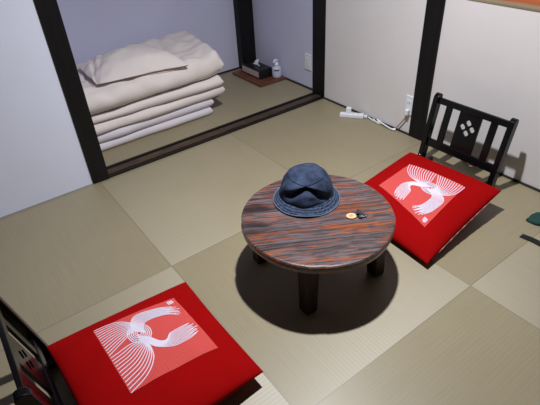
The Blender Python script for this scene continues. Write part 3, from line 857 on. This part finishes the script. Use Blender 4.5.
link('brim_edge', bm, 'denim_edge', hat, smooth=True)

# ------------------------------------------------------------------ key with wooden tag on the table
ky = root('key_fob', (-1.130, -1.395, TH + 0.0005), math.radians(-35), 'key with round pale wooden tag lying on the table beside the hat', 'key')
bm = lathe(bmesh.new(), [(0, 0), (0.019, 0), (0.0205, 0.0015), (0.0205, 0.0045), (0.019, 0.006), (0, 0.006)], 32)
bmesh.ops.scale(bm, vec=(1.0, 0.86, 1), verts=bm.verts[:])
dsc = link('wooden_tag', bm, 'disc_wood', ky)
bm = bmesh.new()
tube(bm, [(0.007 * math.cos(a) - 0.001, 0.006 * math.sin(a), 0.0066) for a in [0.5 + k * 0.5 for k in range(11)]], 0.0008, 5)
tube(bm, [(-0.006, -0.003, 0.0066), (0.001, 0.001, 0.0066), (0.006, -0.002, 0.0066)], 0.0008, 5)
link('burnt_mark', bm, 'cord_beige', dsc)
bm = bmesh.new()
tube(bm, [(0.034 + 0.011 * math.cos(a), 0.002 + 0.011 * math.sin(a), 0.004 + 0.003 * math.cos(a)) for a in [2 * math.pi * k / 20 for k in range(21)]], 0.0022, 6, caps=False)
link('key_ring', bm, 'key_metal', ky, smooth=True)
bm = bmesh.new()
T_ = Matrix.Translation((0.036, 0.006, 0.0065)) @ Matrix.Rotation(math.radians(100), 4, 'Z')
box(bm, 0.0, 0.030, -0.0045, 0.0045, -0.0015, 0.0015, T_, bev=0.0006)
box(bm, 0.010, 0.022, -0.0075, 0.0075, -0.0018, 0.0018, T_, bev=0.0006)
T_ = Matrix.Translation((0.036, 0.0, 0.0065)) @ Matrix.Rotation(math.radians(-18), 4, 'Z')
box(bm, -0.004, 0.018, -0.0085, 0.0085, -0.0018, 0.0018, T_, bev=0.0008)
box(bm, 0.018, 0.026, -0.0032, 0.0032, -0.0012, 0.0012, T_, bev=0.0005)
link('key', bm, 'key_metal', ky)
bm = bmesh.new()
tube(bm, catmull([(0.018, 0.0, 0.006), (0.026, 0.010, 0.007), (0.034, 0.0, 0.009), (0.028, -0.012, 0.006), (0.040, -0.016, 0.004)], 6), 0.0030, 6)
link('cord_loop', bm, 'key_black', ky, smooth=True)

# ------------------------------------------------------------------ cloth and strap cut by the right edge of the photo
bm = bmesh.new()
def cloth(bm, cx, cy, rx, ry, h, rot, seed):
    nA, nR = 40, 10; rr = []
    ca, sa = math.cos(rot), math.sin(rot)
    for j in range(nR + 1):
        f = j / nR; ring = []
        for k in range(nA):
            a = 2 * math.pi * k / nA
            e = 1 + 0.22 * noise.noise(Vector((math.cos(a) * 1.7, math.sin(a) * 1.7, seed)))
            x = rx * f * e * math.cos(a); y = ry * f * e * math.sin(a)
            z = 0.001 + h * (1 - f ** 2.5) ** 0.6 * (0.75 + 0.5 * noise.noise(Vector((x * 30, y * 30, seed + 2)))) 
            ring.append(bm.verts.new((cx + ca * x - sa * y, cy + sa * x + ca * y, max(z, 0.001))))
        rr.append(ring)
    for a_, b_ in zip(rr, rr[1:]):
        for k in range(nA): bm.faces.new((a_[k], a_[(k + 1) % nA], b_[(k + 1) % nA], b_[k]))
    bmesh.ops.remove_doubles(bm, verts=bm.verts[:], dist=1e-5)
    bm.faces.new(rr[-1])
cloth(bm, -0.170, -1.772, 0.132, 0.060, 0.038, math.radians(-32), 1.5)
gc = link('crumpled_cloth', bm, 'green', smooth=True)
tag(gc, 'dark green crumpled cloth on the mat at the right edge of the photo', 'cloth')
bm = bmesh.new(); cloth(bm, -0.118, -1.752, 0.050, 0.036, 0.034, math.radians(-40), 4.5)
wc = link('white_lining', bm, 'white_cloth', gc, smooth=True)
bm = bmesh.new()
c = catmull([(-0.392, -1.735, 0.0015), (-0.386, -1.79, 0.004), (-0.388, -1.85, 0.003), (-0.395, -1.93, 0.0015), (-0.40, -2.05, 0.0015)], 6)
L = None
for p in c:
    q = [bm.verts.new((p.x - 0.015, p.y, p.z)), bm.verts.new((p.x + 0.015, p.y, p.z)), bm.verts.new((p.x + 0.015, p.y, p.z + 0.0022)), bm.verts.new((p.x - 0.015, p.y, p.z + 0.0022))]
    if L:
        for i in range(4): bm.faces.new((L[i], L[(i + 1) % 4], q[(i + 1) % 4], q[i]))
    else: bm.faces.new(q)
    L = q
bm.faces.new(L)
tag(link('strap', bm, 'strap'), 'flat black strap on the pale mat at the right edge, below the green cloth', 'strap')

# ------------------------------------------------------------------ light
lt = bpy.data.lights.new('ceiling_lamp', 'AREA'); lt.shape = 'DISK'; lt.size = 0.08; lt.energy = 42; lt.color = (0.975, 0.985, 1.0); lt.spread = math.radians(144)
lo = bpy.data.objects.new('ceiling_lamp', lt); COL.objects.link(lo); lo.location = (-1.10, -1.215, 2.18)

w = bpy.data.worlds.new('room_air'); SC.world = w; w.use_nodes = True
bg = w.node_tree.nodes['Background']
bg.inputs['Color'].default_value = (0.95, 0.88, 0.78, 1); bg.inputs['Strength'].default_value = 0.015

# ------------------------------------------------------------------ camera
cd = bpy.data.cameras.new('camera'); cd.sensor_width = 36; cd.sensor_fit = 'HORIZONTAL'; cd.lens = 464.779 / 540 * 36
cd.clip_start = 0.02
co = bpy.data.objects.new('camera', cd); COL.objects.link(co)
co.location = (-2.19668, -2.38865, 1.38864)
co.rotation_euler = (0.948670, 0.050660, -0.641660)
SC.camera = co
vs = SC.view_settings
vs.view_transform = 'Standard'; vs.look = 'None'; vs.gamma = 1; vs.use_curve_mapping = False
vs.exposure = 0.0
